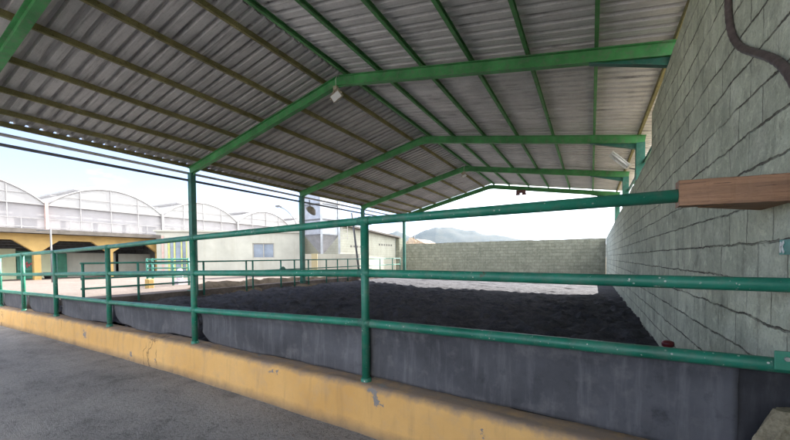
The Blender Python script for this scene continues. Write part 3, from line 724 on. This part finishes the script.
# conduit snaking down the near part of the wall
from mathutils.geometry import interpolate_bezier
hp = [(4.10, 5.0), (4.07, 4.2), (4.06, 3.95), (4.03, 3.76), (3.93, 3.56), (3.72, 3.37), (3.47, 3.22), (3.22, 3.07), (3.05, 2.95), (2.92, 2.82), (2.80, 2.66), (2.66, 2.40), (2.60, 2.1)]
def smooth(pts, it=3):
    for _ in range(it):
        q = [pts[0]]
        for a, c in zip(pts, pts[1:]): q += [tuple(x * .75 + y * .25 for x, y in zip(a, c)), tuple(x * .25 + y * .75 for x, y in zip(a, c))]
        pts = q + [pts[-1]]
    return pts
pp = smooth([(XW - .034, y, z) for y, z in hp])
L = 0; rad = []
for i, q in enumerate(pp):
    rad.append(.025 + .0016 * math.sin(i * 2.1))
hs = MB(); hs.tube(pp, .034, 14, radii=rad); tag(hs.build('hose', 'hose', loc=(XW, 3.5, 3.2)), 'thick brown-grey hose snaking down the upper part of the block wall', 'hose')

# ------------------------------------------------------------------ inner fence along the left edge of the sand
XF = -11.55
inf = thing('pipe_fence', 'low green pipe fence on the dirt bank along the far left edge of the sand', 'fence', (XF, 12, .9))
def ztop(y): return 1.76 + .004 * (y - 8)
for nm, dz in (('top_rail', 0), ('middle_rail', -.40), ('bottom_rail', -.66)):
    for ya, yb in ((4.35, 7.5), (7.5, 22.1)):
        if nm == 'bottom_rail' and ya > 5: continue
        MB().tube([(XF, ya, ztop(ya) + dz), (XF, yb, ztop(yb) + dz)], .026, 10).build(nm, 'inner_fence', inf)
for y in (4.4, 5.7, 7.45, 7.72, 9.45, 9.75, 11.2, 12.0, 12.9, 14.2, 15.1, 16.0, 17.8, 19.4, 21.0, 22.1):
    MB().tube([(XF, y, .62), (XF, y, ztop(y) + .02)], .032 if y != 7.45 else .05, 10).build('post', 'inner_fence', inf)
dk = MB(); dk.tube([(XF + .07, 11.2, 1.36), (XF + .13, 11.2, 1.36)], .15, 20); dk.build('round_plate', 'inner_fence', inf)

# turquoise gate standing in the yard
def onray(px, d):
    """ground plan point that the photo shows in column px at depth d (used once, to lay the yard out)"""
    l = (px - 395) / 362.67 * d; c, s = .8796, .4757
    return (-s * d + c * l, c * d + s * l)
g0 = Vector((*onray(147, 14.6), .8)); g1 = Vector((*onray(188.5, 14.6), .8))
gt = thing('yard_gate', 'light turquoise five bar gate standing in the yard before the glazed door', 'gate', g0)
up = Vector((0, 0, 1))
for z in (.34, .52, .70, .88, 1.05):
    MB().tube([g0 + up * z, g1 + up * z], .028 if z < 1 else .036, 10).build('bar', 'gate', gt)
for f in (0, .13, .62, 1.0):
    q = g0 + (g1 - g0) * f; MB().tube([q + up * (0.0), q + up * 1.09], .04, 10).build('post', 'gate', gt)
q = onray(149, 13.2)
tag(MB().box((q[0] - .11, q[1] - .11, .75), (q[0] + .11, q[1] + .11, 1.14)).build('concrete_block', 'yellow', loc=(q[0], q[1], .8), bevel=.03), 'squat yellow painted concrete block at the left foot of the turquoise gate', 'block')
q = onray(179.5, 15.3)
sk = MB(); rows = []
for i in range(14):
    v = i / 13; r = .17 * math.sin(math.pi * (.18 + .74 * v)) ** .6
    rows.append([(q[0] + r * math.cos(a) * (1 + .12 * math.sin(3 * a + v * 5)), q[1] + r * .7 * math.sin(a), .95 + v * .52) for a in np.linspace(0, 2 * math.pi, 17)])
for r in rows: r[-1] = r[0]
A = np.array(rows); sk.grid(A[..., 0], A[..., 1], A[..., 2], True); sk.f.append(tuple(13 * 17 + k for k in range(16))); sk.sm.append(False)
sk.box((q[0] - .25, q[1] - .2, .80), (q[0] + .25, q[1] + .2, .96))
tag(sk.build('sack', 'sack', loc=(q[0], q[1], .8)), 'pale pink and white sack propped up behind the turquoise gate', 'sack')
# thin pole in front of the shed
q = onray(51.8, 17.5)
pl = thing('thin_pole', 'thin grey-green pole with a short arm before the yellow pillars', 'pole', (q[0], q[1], .8))
MB().tube([(q[0], q[1], .78), (q[0], q[1], 3.36)], .035, 10).build('pole', 'galv_dull', pl)
q2 = onray(38, 17.5); MB().tube([(q[0], q[1], 3.33), (q2[0], q2[1], 3.30)], .025, 8).build('arm', 'galv_dull', pl)

# ------------------------------------------------------------------ shed with yellow pillars
XS = -26.9
sd = thing('open_shed', 'open fronted shed with flared yellow pillars and a flat roof edge at the far left', 'shed', (XS, 8.2, .8))
def sy(px):   # y on the shed front seen in photo column px
    l = (px - 395) / 362.67; k = (-.4757 + .8796 * l) / (.8796 + .4757 * l); return XS / k
py_ = [4.7, 8.2, 11.65, 14.6]
for y in py_:
    m = MB(); m.box((XS - .14, y - .15, .75), (XS + .14, y + .15, 2.55)); 
    p = m.build('pillar', 'yellow', sd, bevel=.015)
    h = MB(); h.prism([(y - .15, 2.36), (y + .15, 2.36), (y + .95, 2.98), (y - .95, 2.98)], XS - .12, XS + .135, 'x'); h.build('bracket', 'yellow', p)
MB().box((XS - .12, 1.0, 2.981), (XS + .13, 15.2, 3.32)).build('beam', 'yellow', sd)
MB().box((XS - 6, .8, 3.40), (XS + .75, 15.6, 3.50)).build('roof', 'roof_dark', sd)
MB().box((XS + .72, .8, 3.33), (XS + .78, 15.6, 3.56)).build('roof_edge', 'roof_dark', sd)
MB().box((XS - 4.4, .8, .8), (XS - 4.2, 15.4, 3.40)).build('back_wall', 'dark', sd)
MB().box((XS - 4.4, 15.2, .8), (XS, 15.38, 3.40)).build('side_wall', 'dark', sd)
def sy2(px, X):
    l = (px - 395) / 362.67; k = (-.4757 + .8796 * l) / (.8796 + .4757 * l); return X / k
XI = XS - 2.2
def panel(pa, pb, z0, z1, name, mat, dx=0.0):
    MB().box((XI - .06 + dx, sy2(pa, XI), z0), (XI + dx, sy2(pb, XI), z1)).build(name, mat, sd)
panel(-30, 16, .8, 2.55, 'cream_panel', 'cream_panel')
panel(17, 33.5, .8, 2.42, 'green_door', 'green_door', -.12)
panel(41, 54, .8, 2.5, 'cream_panel', 'cream_panel')
panel(55.5, 68, .8, 2.3, 'green_door', 'green_door', -.12)
panel(69, 118, .8, 2.35, 'cream_panel', 'cream', -.3)
panel(119, 158, .8, 2.3, 'cream_panel', 'cream')
for z in (2.62, 2.78, 2.94): MB().box((XI - .6, 1, z), (XI - .5, 15, z + .06)).build('slat', 'galv_dull', sd)
y_ = sy2(27.5, XI)
bd = thing('notice_board', 'small teal panel hung with a red and pink garment on the green door', 'panel', (XI + .02, y_, 1.4))
MB().box((XI - .10, y_ - .42, 1.30), (XI - .06, y_ + .42, 2.0)).build('board', 'gate', bd)
gm = MB()
for k in range(7): gm.box((XI - .058, y_ - .3 + k * .085, 1.45 + .08 * (k % 3)), (XI - .01, y_ - .23 + k * .085, 1.80 - .06 * ((k * 2) % 3)))
gm.build('garment', plain('red_pink_cloth', (.5, .12, .14), .8, 0, .5, 5), bd, bevel=.02)
q = (XI + 1.2, sy2(47.5, XI + 1.2))
bk = thing('bucket', 'black bucket on the ground by the yellow pillar', 'bucket', (q[0], q[1], .8))
MB().lathe((q[0], q[1], .8), [(0, 0), (.14, 0), (.19, .36), (.2, .36), (.2, .38), (.175, .38), (.13, .03), (0, .03)], 16).build('body', 'bucket', bk)

# ------------------------------------------------------------------ cream building with door and window
A0 = Vector((*onray(157, 25.0), .7)); B0 = Vector((*onray(302, 27.6), .7))
cb = thing('cream_building', 'low cream rendered building with one window and a glazed door beyond the yard', 'building', A0)
ux = (B0 - A0).normalized(); nrm = Vector((ux.y, -ux.x, 0)); W_ = (B0 - A0).length
if nrm.dot(-A0) < 0: nrm = -nrm
def cbx(u0, u1, z0, z1, d0, d1):
    m = MB(); vs = []
    for z in (z0, z1):
        for u, d in ((u0, d0), (u1, d0), (u1, d1), (u0, d1)): vs.append(Vector((A0.x, A0.y, 0)) + ux * u + nrm * d + Vector((0, 0, z)))
    return m.add(vs, [(0, 3, 2, 1), (4, 5, 6, 7), (0, 1, 5, 4), (1, 2, 6, 5), (2, 3, 7, 6), (3, 0, 4, 7)])
def cu(px):   # distance along the facade for a photo column
    l = (px - 395) / 362.67; d = Vector((-.4757 + .8796 * l, .8796 + .4757 * l, 0)); 
    # solve A0 + ux*u = d*t
    det = ux.x * -d.y + d.x * ux.y; return (-A0.x * -d.y + d.x * -A0.y) / det
d0, d1, w0, w1 = cu(168), cu(187.5), cu(253), cu(274.5)
ztp = 3.80
def wallseg(u0, u1, z0, z1): 
    return cbx(u0, u1, z0, z1, -.3, 0)
ws = MB()
for (u0, u1, z0, z1) in ((0, d0, .6, ztp), (d0, d1, 3.30, ztp), (d1, w0, .6, ztp), (w0, w1, .6, 1.92), (w0, w1, 3.02, ztp), (w1, W_, .6, ztp)):
    q = wallseg(u0, u1, z0, z1); ws.add(q.v, q.f)
q = cbx(0, W_, .6, ztp, -6, -5.8); ws.add(q.v, q.f); q = cbx(0, .25, .6, ztp, -5.8, -.3); ws.add(q.v, q.f); q = cbx(W_ - .25, W_, .6, ztp, -5.8, -.3); ws.add(q.v, q.f)
ws.build('wall', 'cream', cb)
cbx(-.15, W_ + .15, ztp, ztp + .10, -6.1, .12).build('roof', 'cream', cb)
fr = MB()
for a, c, z0, z1 in ((w0, w1, 1.92, 1.99), (w0, w1, 2.95, 3.02), (w0, w0 + .07, 1.99, 2.95), (w1 - .07, w1, 1.99, 2.95), ((w0 + w1) / 2 - .035, (w0 + w1) / 2 + .035, 1.99, 2.95)):
    q = cbx(a, c, z0, z1, -.14, -.06); fr.add(q.v, q.f)
wn = fr.build('window', 'win_frame', cb)
cbx(w0 + .02, w1 - .02, 1.96, 2.98, -.12, -.105).build('pane', 'glass', wn)
cu_ = MB()
for k in range(9):
    u = w0 + .12 + (w1 - w0 - .24) * k / 8; q = cbx(u - .05, u + .05, 1.99, 2.9, -.26, -.22 + .02 * (k % 2)); cu_.add(q.v, q.f)
cu_.build('curtain', 'white_plastic', wn)
fr = MB()
dm = d0 + (d1 - d0) * .34; dm2 = d0 + (d1 - d0) * .7
for a, c, z0, z1 in ((d0, d0 + .13, .8, 3.3), (d1 - .09, d1, .8, 3.3), (dm - .05, dm + .05, .8, 3.3), (dm2 - .04, dm2 + .04, .8, 3.3), (d0 + .13, d1 - .09, 3.18, 3.3), (d0 + .13, d1 - .09, .8, .95)):
    q = cbx(a, c, z0, z1, -.16, -.05); fr.add(q.v, q.f)
dr = fr.build('door', 'yellow_frame', cb)
cbx(d0 + .05, d1 - .05, .85, 3.25, -.12, -.10).build('pane', 'glass', dr)
cbx(d0 - .34, d0 - .22, .8, 3.5, .002, .05).build('trim', 'pink', cb)
# flood lamp arm on the building's right end (thin pole against the sky)
q = onray(297, 27); lp = thing('arm_lamp', 'thin curved street lamp arm rising above the cream building', 'lamp', (q[0], q[1], 3.8))
q1 = onray(279.5, 27)
MB().tube(smooth([(q[0], q[1], 3.9), (q[0], q[1], 4.6), (q[0] + (q1[0] - q[0]) * .5, q[1] + (q1[1] - q[1]) * .5, 5.45), (q1[0], q1[1], 5.75)], 2), .035, 8).build('arm', 'galv_dull', lp)
MB().box((q1[0] - .22, q1[1] - .12, 5.68), (q1[0] + .22, q1[1] + .12, 5.82)).build('lamp_head', 'galv_dull', lp, bevel=.03)

# ------------------------------------------------------------------ greenhouse with vaulted bays
XG = -31.0
gh = thing('greenhouse', 'long white greenhouse of vaulted film bays rising behind the shed and cream building', 'greenhouse', (XG, 17, .8))
bay = 7.22; v0 = 10.0 - 2 * bay; nb = 7; ZG = 5.48; RISE = 1.45; DEEP = 26
for k in range(nb):
    ya = v0 + k * bay
    yy = np.linspace(0, 1, 25); arc = ZG + RISE * (1 - (2 * yy - 1) ** 2) ** .9
    # front gable film
    m = MB(); pts = [(ya + .06 + t * (bay - .12), z) for t, z in zip(yy, arc)]
    poly = [(ya + .06, ZG - .02)] + pts[1:-1] + [(ya + bay - .06, ZG - .02)]
    m.prism(poly[::-1], XG - .05, XG - .03, 'x'); m.build('gable', 'poly', gh)
    m = MB()
    Y2 = np.array([[p[0] for p in pts]] * 2); X2 = np.array([[XG + .05] * 25, [XG - DEEP] * 25]); Z2 = np.array([list(arc)] * 2)
    m.grid(X2, Y2, Z2 + .03, True, True); m.build('vault', 'poly', gh, solid=.01)
    # raised roof vent along the crown
    c = ya + bay * .5; m = MB()
    m.prism([(c - .05, ZG + RISE + .02), (c + .05, ZG + RISE + .02), (c + .12, ZG + RISE + .55), (c - 1.7, ZG + RISE + .02), (c - 1.62, ZG + RISE - .06)][::-1], XG - DEEP, XG - 1.2, 'x'); m.build('roof_vent', 'poly', gh)
    # frame of the gable
    m = MB()
    m.tube([(XG, p[0], p[1] + .02) for p in pts], .045, 8)
    for f in (.25, .5, .75):
        z = ZG + RISE * (1 - (2 * f - 1) ** 2) ** .9; m.bar((XG, ya + bay * f, 3.4), (XG, ya + bay * f, z), .045, .045, (1, 0, 0))
    m.bar((XG + .003, ya + .2, ZG + .62), (XG + .003, ya + bay - .2, ZG + .62), .03, .04)
    m.build('gable_frame', 'gh_frame', gh)
    MB().box((XG - .08, ya - .08, .8), (XG + .085, ya + .08, ZG + .12)).build('post', 'pink' if k == 2 else 'gh_frame', gh)
MB().box((XG - .20, v0, .8), (XG - .17, v0 + nb * bay, ZG - .03)).build('side_film', 'poly_side', gh)
for z in (ZG - .04, 4.55, 4.0, 3.55): MB().box((XG - .01, v0, z - .02), (XG + .04, v0 + nb * bay, z + .02)).build('rail', 'gh_frame', gh)
m = MB()
for k in range(nb * 6): m.box((XG + .03, v0 + k * bay / 6 - .02, 3.3), (XG + .05, v0 + k * bay / 6 + .02, 4.52))
m.build('lattice', 'gh_frame', gh)

# ------------------------------------------------------------------ silo, low wall, shed beyond
c0 = Vector((*onray(322, 25.6), 0))
vd = Vector((c0.x, c0.y, 0)).normalized(); sd_ = Vector((vd.y, -vd.x, 0))
si = thing('feed_silo', 'galvanised square feed silo with a pyramid hopper standing on corner legs', 'silo', (c0.x, c0.y, .8))
hd = 1.17
cor = [c0 - vd * hd, c0 + sd_ * hd, c0 + vd * hd, c0 - sd_ * hd]
def ring(z, s=1.0): return [c0 + (p - c0) * s + Vector((0, 0, z)) for p in cor]
m = MB(); a, c, d, e = ring(3.46), ring(6.6), ring(7.1, .3), ring(3.46)
m.add(ring(3.46) + ring(6.6) + ring(7.1, .25), [(0, 1, 5, 4), (1, 2, 6, 5), (2, 3, 7, 6), (3, 0, 4, 7), (4, 5, 9, 8), (5, 6, 10, 9), (6, 7, 11, 10), (7, 4, 8, 11), (8, 9, 10, 11)]); m.build('tank', 'galv', si)
m = MB(); m.add(ring(3.455) + ring(2.2, .12), [(1, 0, 4, 5), (2, 1, 5, 6), (3, 2, 6, 7), (0, 3, 7, 4), (4, 7, 6, 5)]); m.build('hopper', 'galv', si)
for p in cor:
    q = c0 + (p - c0) * 1.05
    MB().bar((q.x, q.y, .7), (q.x, q.y, 6.6), .15, .15, (vd.x, vd.y, 0)).build('leg', 'galv', si)
m = MB()
for z in (3.46, 4.5, 5.55):
    r = ring(z, 1.01)
    for i in range(4): m.bar(r[i], r[(i + 1) % 4], .04, .10)
m.build('band', 'galv_dull', si)
lc = cor[1] + sd_ * .45; m = MB()
for s in (-.2, .2): m.bar(lc + vd * 0 + sd_ * s + Vector((0, 0, 3.2)), lc + sd_ * s + Vector((0, 0, 6.7)), .04, .04, (vd.x, vd.y, 0))
for k in range(12): m.bar(lc - sd_ * .2 + Vector((0, 0, 3.3 + k * .3)), lc + sd_ * .2 + Vector((0, 0, 3.3 + k * .3)), .03, .03)
m.build('ladder', 'pipe_pale', si)
# leaning pole
qa = Vector((*onray(359.5, 20.5), .75)); qb = Vector((*onray(352.5, 20.5), 4.4))
tag(MB().tube([qa, qb], .055, 10).build('leaning_pole', 'galv_dull', loc=qa), 'thin grey pole leaning left in front of the cream block shed', 'pole')
# low cream wall with a beige board
lw0, lw1 = Vector((*onray(303, 22.0), 0)), Vector((*onray(360, 24.5), 0)); dv = (lw1 - lw0).normalized(); pn = Vector((dv.y, -dv.x, 0))
def seg(p, q, z0, z1, th):
    m = MB(); n_ = Vector((-(q - p).y, (q - p).x, 0)).normalized() * th
    m.add([p + Vector((0, 0, z0)), q + Vector((0, 0, z0)), q + n_ + Vector((0, 0, z0)), p + n_ + Vector((0, 0, z0)), p + Vector((0, 0, z1)), q + Vector((0, 0, z1)), q + n_ + Vector((0, 0, z1)), p + n_ + Vector((0, 0, z1))], [(0, 3, 2, 1), (4, 5, 6, 7), (0, 1, 5, 4), (1, 2, 6, 5), (2, 3, 7, 6), (3, 0, 4, 7)]); return m
tag(seg(lw0, lw1, .5, 2.13, .2).build('low_wall', 'cream', loc=lw0), 'plain low cream wall in front of the silo legs', 'low wall')
bp, bq = Vector((*onray(311.5, 20.6), 0)), Vector((*onray(317.5, 20.6), 0))
tag(seg(bp, bq, .7, 2.12, .05).build('board', 'beige', loc=bp), 'upright beige board leaning against the low cream wall', 'board')
# cream block shed with a sloping roof
XB = -17.2
cs = thing('block_shed', 'cream painted block shed with a dark sloping roof at the back left corner', 'shed', (XB, 27, .6))
yb0, yb1 = 22.6, 31.9
def zrf(y): return 4.42 + (y - yb0) / (yb1 - yb0) * (3.86 - 4.42)
m = MB(); m.prism([(yb0, .4), (yb1, .4), (yb1, zrf(yb1)), (yb0, zrf(yb0))], XB - 5, XB, 'x'); m.build('wall', 'cream_block', cs)
m = MB(); m.prism([(yb0 - .5, zrf(yb0) + .03), (yb1 + .4, zrf(yb1) - .02), (yb1 + .4, zrf(yb1) + .12), (yb0 - .5, zrf(yb0) + .17)], XB - 5.3, XB + .45, 'x'); m.build('roof', 'roof_dark', cs)
for (y0, z0, n_) in ((24.2, 2.75, 6), (28.7, 3.02, 6)):
    m = MB()
    for k in range(n_): m.box((XB + .002, y0 + k * .45, z0), (XB + .012, y0 + k * .45 + .26, z0 + .16))
    m.build('vent_hole_shade', 'dark', cs)  # dark plates on the wall face, painting the shade inside the holes
# end pier between the shed and the far wall
tag(MB().box((-17.2, 31.95, .4), (-16.76, 33.2, 3.85)).build('wall_pier', 'wall_far', loc=(-17, 32.5, .5)), 'narrow brownish wall pier between the cream shed and the far wall', 'pier')
# beyond the far wall: rubble heap, small house, pole
hp_ = MB(); rows = []
for i in range(12):
    v = i / 11; rows.append([(-18.6 + 1.9 * (1 - v) * math.cos(a) + .5 * (RNG.rand() - .5), 38.5 + 1.4 * (1 - v) * math.sin(a), 4.35 * (1 - (1 - v) ** 1.7) * .98) for a in np.linspace(0, 2 * math.pi, 25)])
for r in rows: r[-1] = r[0]
A = np.array(rows); hp_.grid(A[..., 0], A[..., 1], A[..., 2], False)
tag(hp_.build('rubble_heap', 'brick_rubble', loc=(-18.6, 38.5, 0)), 'tan rubble heap showing just above the left end of the far wall', 'rubble heap')
hs_ = thing('small_house', 'tiny reddish house roof peeking over the far wall beside the rubble heap', 'house', (-24.8, 56, 0))
MB().box((-26.6, 54, 0), (-23.6, 59, 4.2)).build('wall', 'beige', hs_)
MB().prism([(-26.8, 4.18), (-23.4, 4.18), (-25.1, 4.95)], 53.7, 59.3, 'y').build('roof', 'brick_rubble', hs_)
tag(MB().tube([(-29.3, 62, 0), (-29.3, 62, 7.6)], .10, 8).build('utility_pole', 'galv_dull', loc=(-29.3, 62, 0)), 'slender distant pole standing beyond the far wall near the mountains', 'pole')

# ------------------------------------------------------------------ mountains
def px_ang(px): l = (px - 395) / 362.67; return math.atan2(-.4757 + .8796 * l, .8796 + .4757 * l)
prof = [(-400, 20), (100, 22), (330, 15), (380, 20), (390, 24), (397, 27), (403, 23), (410, 21), (420, 25), (428, 27.5), (436, 29.2), (444, 28), (452, 26.5), (462, 26), (475, 24), (488, 22), (500, 20.5), (520, 18), (545, 15), (580, 12), (640, 11), (760, 11), (1100, 12)]
def mountain(name, R0, R1, k, seed, n=700, nr=22):
    pxs = np.linspace(-300, 1000, n); ang = np.array([px_ang(p) for p in pxs]); rr = np.linspace(0, 1, nr)
    hh = np.interp(pxs, [p for p, _ in prof], [h for _, h in prof])
    dax = np.cos(ang + math.radians(28.41))      # depth per range
    rows = []
    for i, t in enumerate(rr):
        R = R0 + t * (R1 - R0); shape = math.sin(min(1, t / .62) * math.pi / 2) if t < .62 else math.cos((t - .62) / .38 * math.pi / 2)
        Hm = hh / 362.67 * (R0 + .62 * (R1 - R0)) * dax * k
        nz = fbm(pxs * .045, np.full(n, t * 5.0 + seed), 5, seed, .55)
        z = np.maximum(-2, Hm * shape * (1 + .5 * nz * (1 - abs(t - .62))) + 1.8)
        rows.append(np.stack([np.sin(ang) * R, np.cos(ang) * R, z], -1))
    A = np.array(rows); m = MB(); m.grid(A[..., 0], A[..., 1], A[..., 2], True, True)
    return tag(m.build(name, 'mountain'), kind='structure')
mountain('mountains', 1500, 2300, 1.0, 5)

# ------------------------------------------------------------------ air
hz = NT('air'); hz.n.remove(hz.bsdf)
pv = hz.node('ShaderNodeVolumePrincipled'); pv.inputs['Color'].default_value = (.48, .70, 1.0, 1); pv.inputs['Density'].default_value = .00006; pv.inputs['Anisotropy'].default_value = .2
hz.l.new(pv.outputs[0], hz.out.inputs['Volume']); M['air'] = hz.m
tag(MB().box((-3300, -3300, -2.2), (3300, 3300, 230)).build('haze', 'air'), kind='stuff')

# ------------------------------------------------------------------ light
SUN_EL, SUN_AZ = math.radians(38.2), math.radians(10.5)      # azimuth from +Y towards +X
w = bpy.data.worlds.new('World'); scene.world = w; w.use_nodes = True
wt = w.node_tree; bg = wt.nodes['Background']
sky = wt.nodes.new('ShaderNodeTexSky'); sky.sky_type = 'NISHITA'; sky.sun_disc = False
sky.sun_elevation = SUN_EL; sky.sun_rotation = SUN_AZ; sky.air_density = .9; sky.dust_density = .4; sky.altitude = 1500; sky.ozone_density = 3.5
tc = wt.nodes.new('ShaderNodeTexCoord')
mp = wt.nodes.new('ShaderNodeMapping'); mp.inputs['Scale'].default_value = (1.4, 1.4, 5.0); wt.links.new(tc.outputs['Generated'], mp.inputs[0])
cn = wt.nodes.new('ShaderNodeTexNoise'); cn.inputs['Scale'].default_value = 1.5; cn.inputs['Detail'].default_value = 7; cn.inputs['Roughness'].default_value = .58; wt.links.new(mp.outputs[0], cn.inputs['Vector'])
def wmath(op, a, b, clamp=False):
    x = wt.nodes.new('ShaderNodeMath'); x.operation = op; x.use_clamp = clamp
    for i_, v_ in ((0, a), (1, b)):
        if isinstance(v_, (int, float)): x.inputs[i_].default_value = v_
        else: wt.links.new(v_, x.inputs[i_])
    return x.outputs[0]
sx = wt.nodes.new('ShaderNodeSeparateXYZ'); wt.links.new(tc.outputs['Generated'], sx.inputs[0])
# bright cloud, clearer left (-x); unseen cloud behind and overhead added to light the interior
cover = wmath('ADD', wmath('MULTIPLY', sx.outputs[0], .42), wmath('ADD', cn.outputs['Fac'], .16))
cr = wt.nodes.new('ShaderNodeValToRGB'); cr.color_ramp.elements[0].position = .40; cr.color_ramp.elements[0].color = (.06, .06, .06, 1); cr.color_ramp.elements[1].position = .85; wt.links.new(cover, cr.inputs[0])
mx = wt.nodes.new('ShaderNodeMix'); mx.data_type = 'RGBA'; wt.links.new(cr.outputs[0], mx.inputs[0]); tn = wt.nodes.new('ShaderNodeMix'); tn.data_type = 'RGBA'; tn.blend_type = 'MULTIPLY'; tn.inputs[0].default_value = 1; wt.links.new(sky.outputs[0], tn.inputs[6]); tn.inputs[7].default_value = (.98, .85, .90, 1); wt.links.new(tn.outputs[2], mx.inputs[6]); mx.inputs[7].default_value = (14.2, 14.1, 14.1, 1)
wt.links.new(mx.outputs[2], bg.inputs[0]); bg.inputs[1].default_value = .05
ld = bpy.data.lights.new('Sun', 'SUN'); ld.energy = 3.0; ld.angle = math.radians(.5); ld.color = (1, .95, .87)
so = bpy.data.objects.new('Sun', ld); COL.objects.link(so)
dirv = Vector((math.sin(SUN_AZ) * math.cos(SUN_EL), math.cos(SUN_AZ) * math.cos(SUN_EL), math.sin(SUN_EL)))
so.rotation_euler = (-dirv).to_track_quat('-Z', 'Y').to_euler(); so.location = (0, 10, 40)

# ------------------------------------------------------------------ camera
cd = bpy.data.cameras.new('Camera'); cam = bpy.data.objects.new('Camera', cd); COL.objects.link(cam); scene.camera = cam
cd.sensor_width = 36; cd.lens = 36 * 362.673 / 790; cd.shift_y = 48.45 / 790; cd.clip_start = .05; cd.clip_end = 9000
yaw, pit, rol = .495824, -.027228, -.008662
fw = Vector((-math.sin(yaw) * math.cos(pit), math.cos(yaw) * math.cos(pit), math.sin(pit)))
r0 = Vector((math.cos(yaw), math.sin(yaw), 0)); u0 = r0.cross(fw)
r = r0 * math.cos(rol) + u0 * math.sin(rol); u = -r0 * math.sin(rol) + u0 * math.cos(rol)
cam.matrix_world = Matrix(((r.x, u.x, -fw.x, 0), (r.y, u.y, -fw.y, 0), (r.z, u.z, -fw.z, EYE), (0, 0, 0, 1)))

vs = scene.view_settings; vs.view_transform = 'Standard'; vs.look = 'None'; vs.gamma = 1; vs.use_curve_mapping = False
vs.exposure = 2.8
scene.display_settings.display_device = 'sRGB'
scene.cycles.max_bounces = 10; scene.cycles.diffuse_bounces = 6
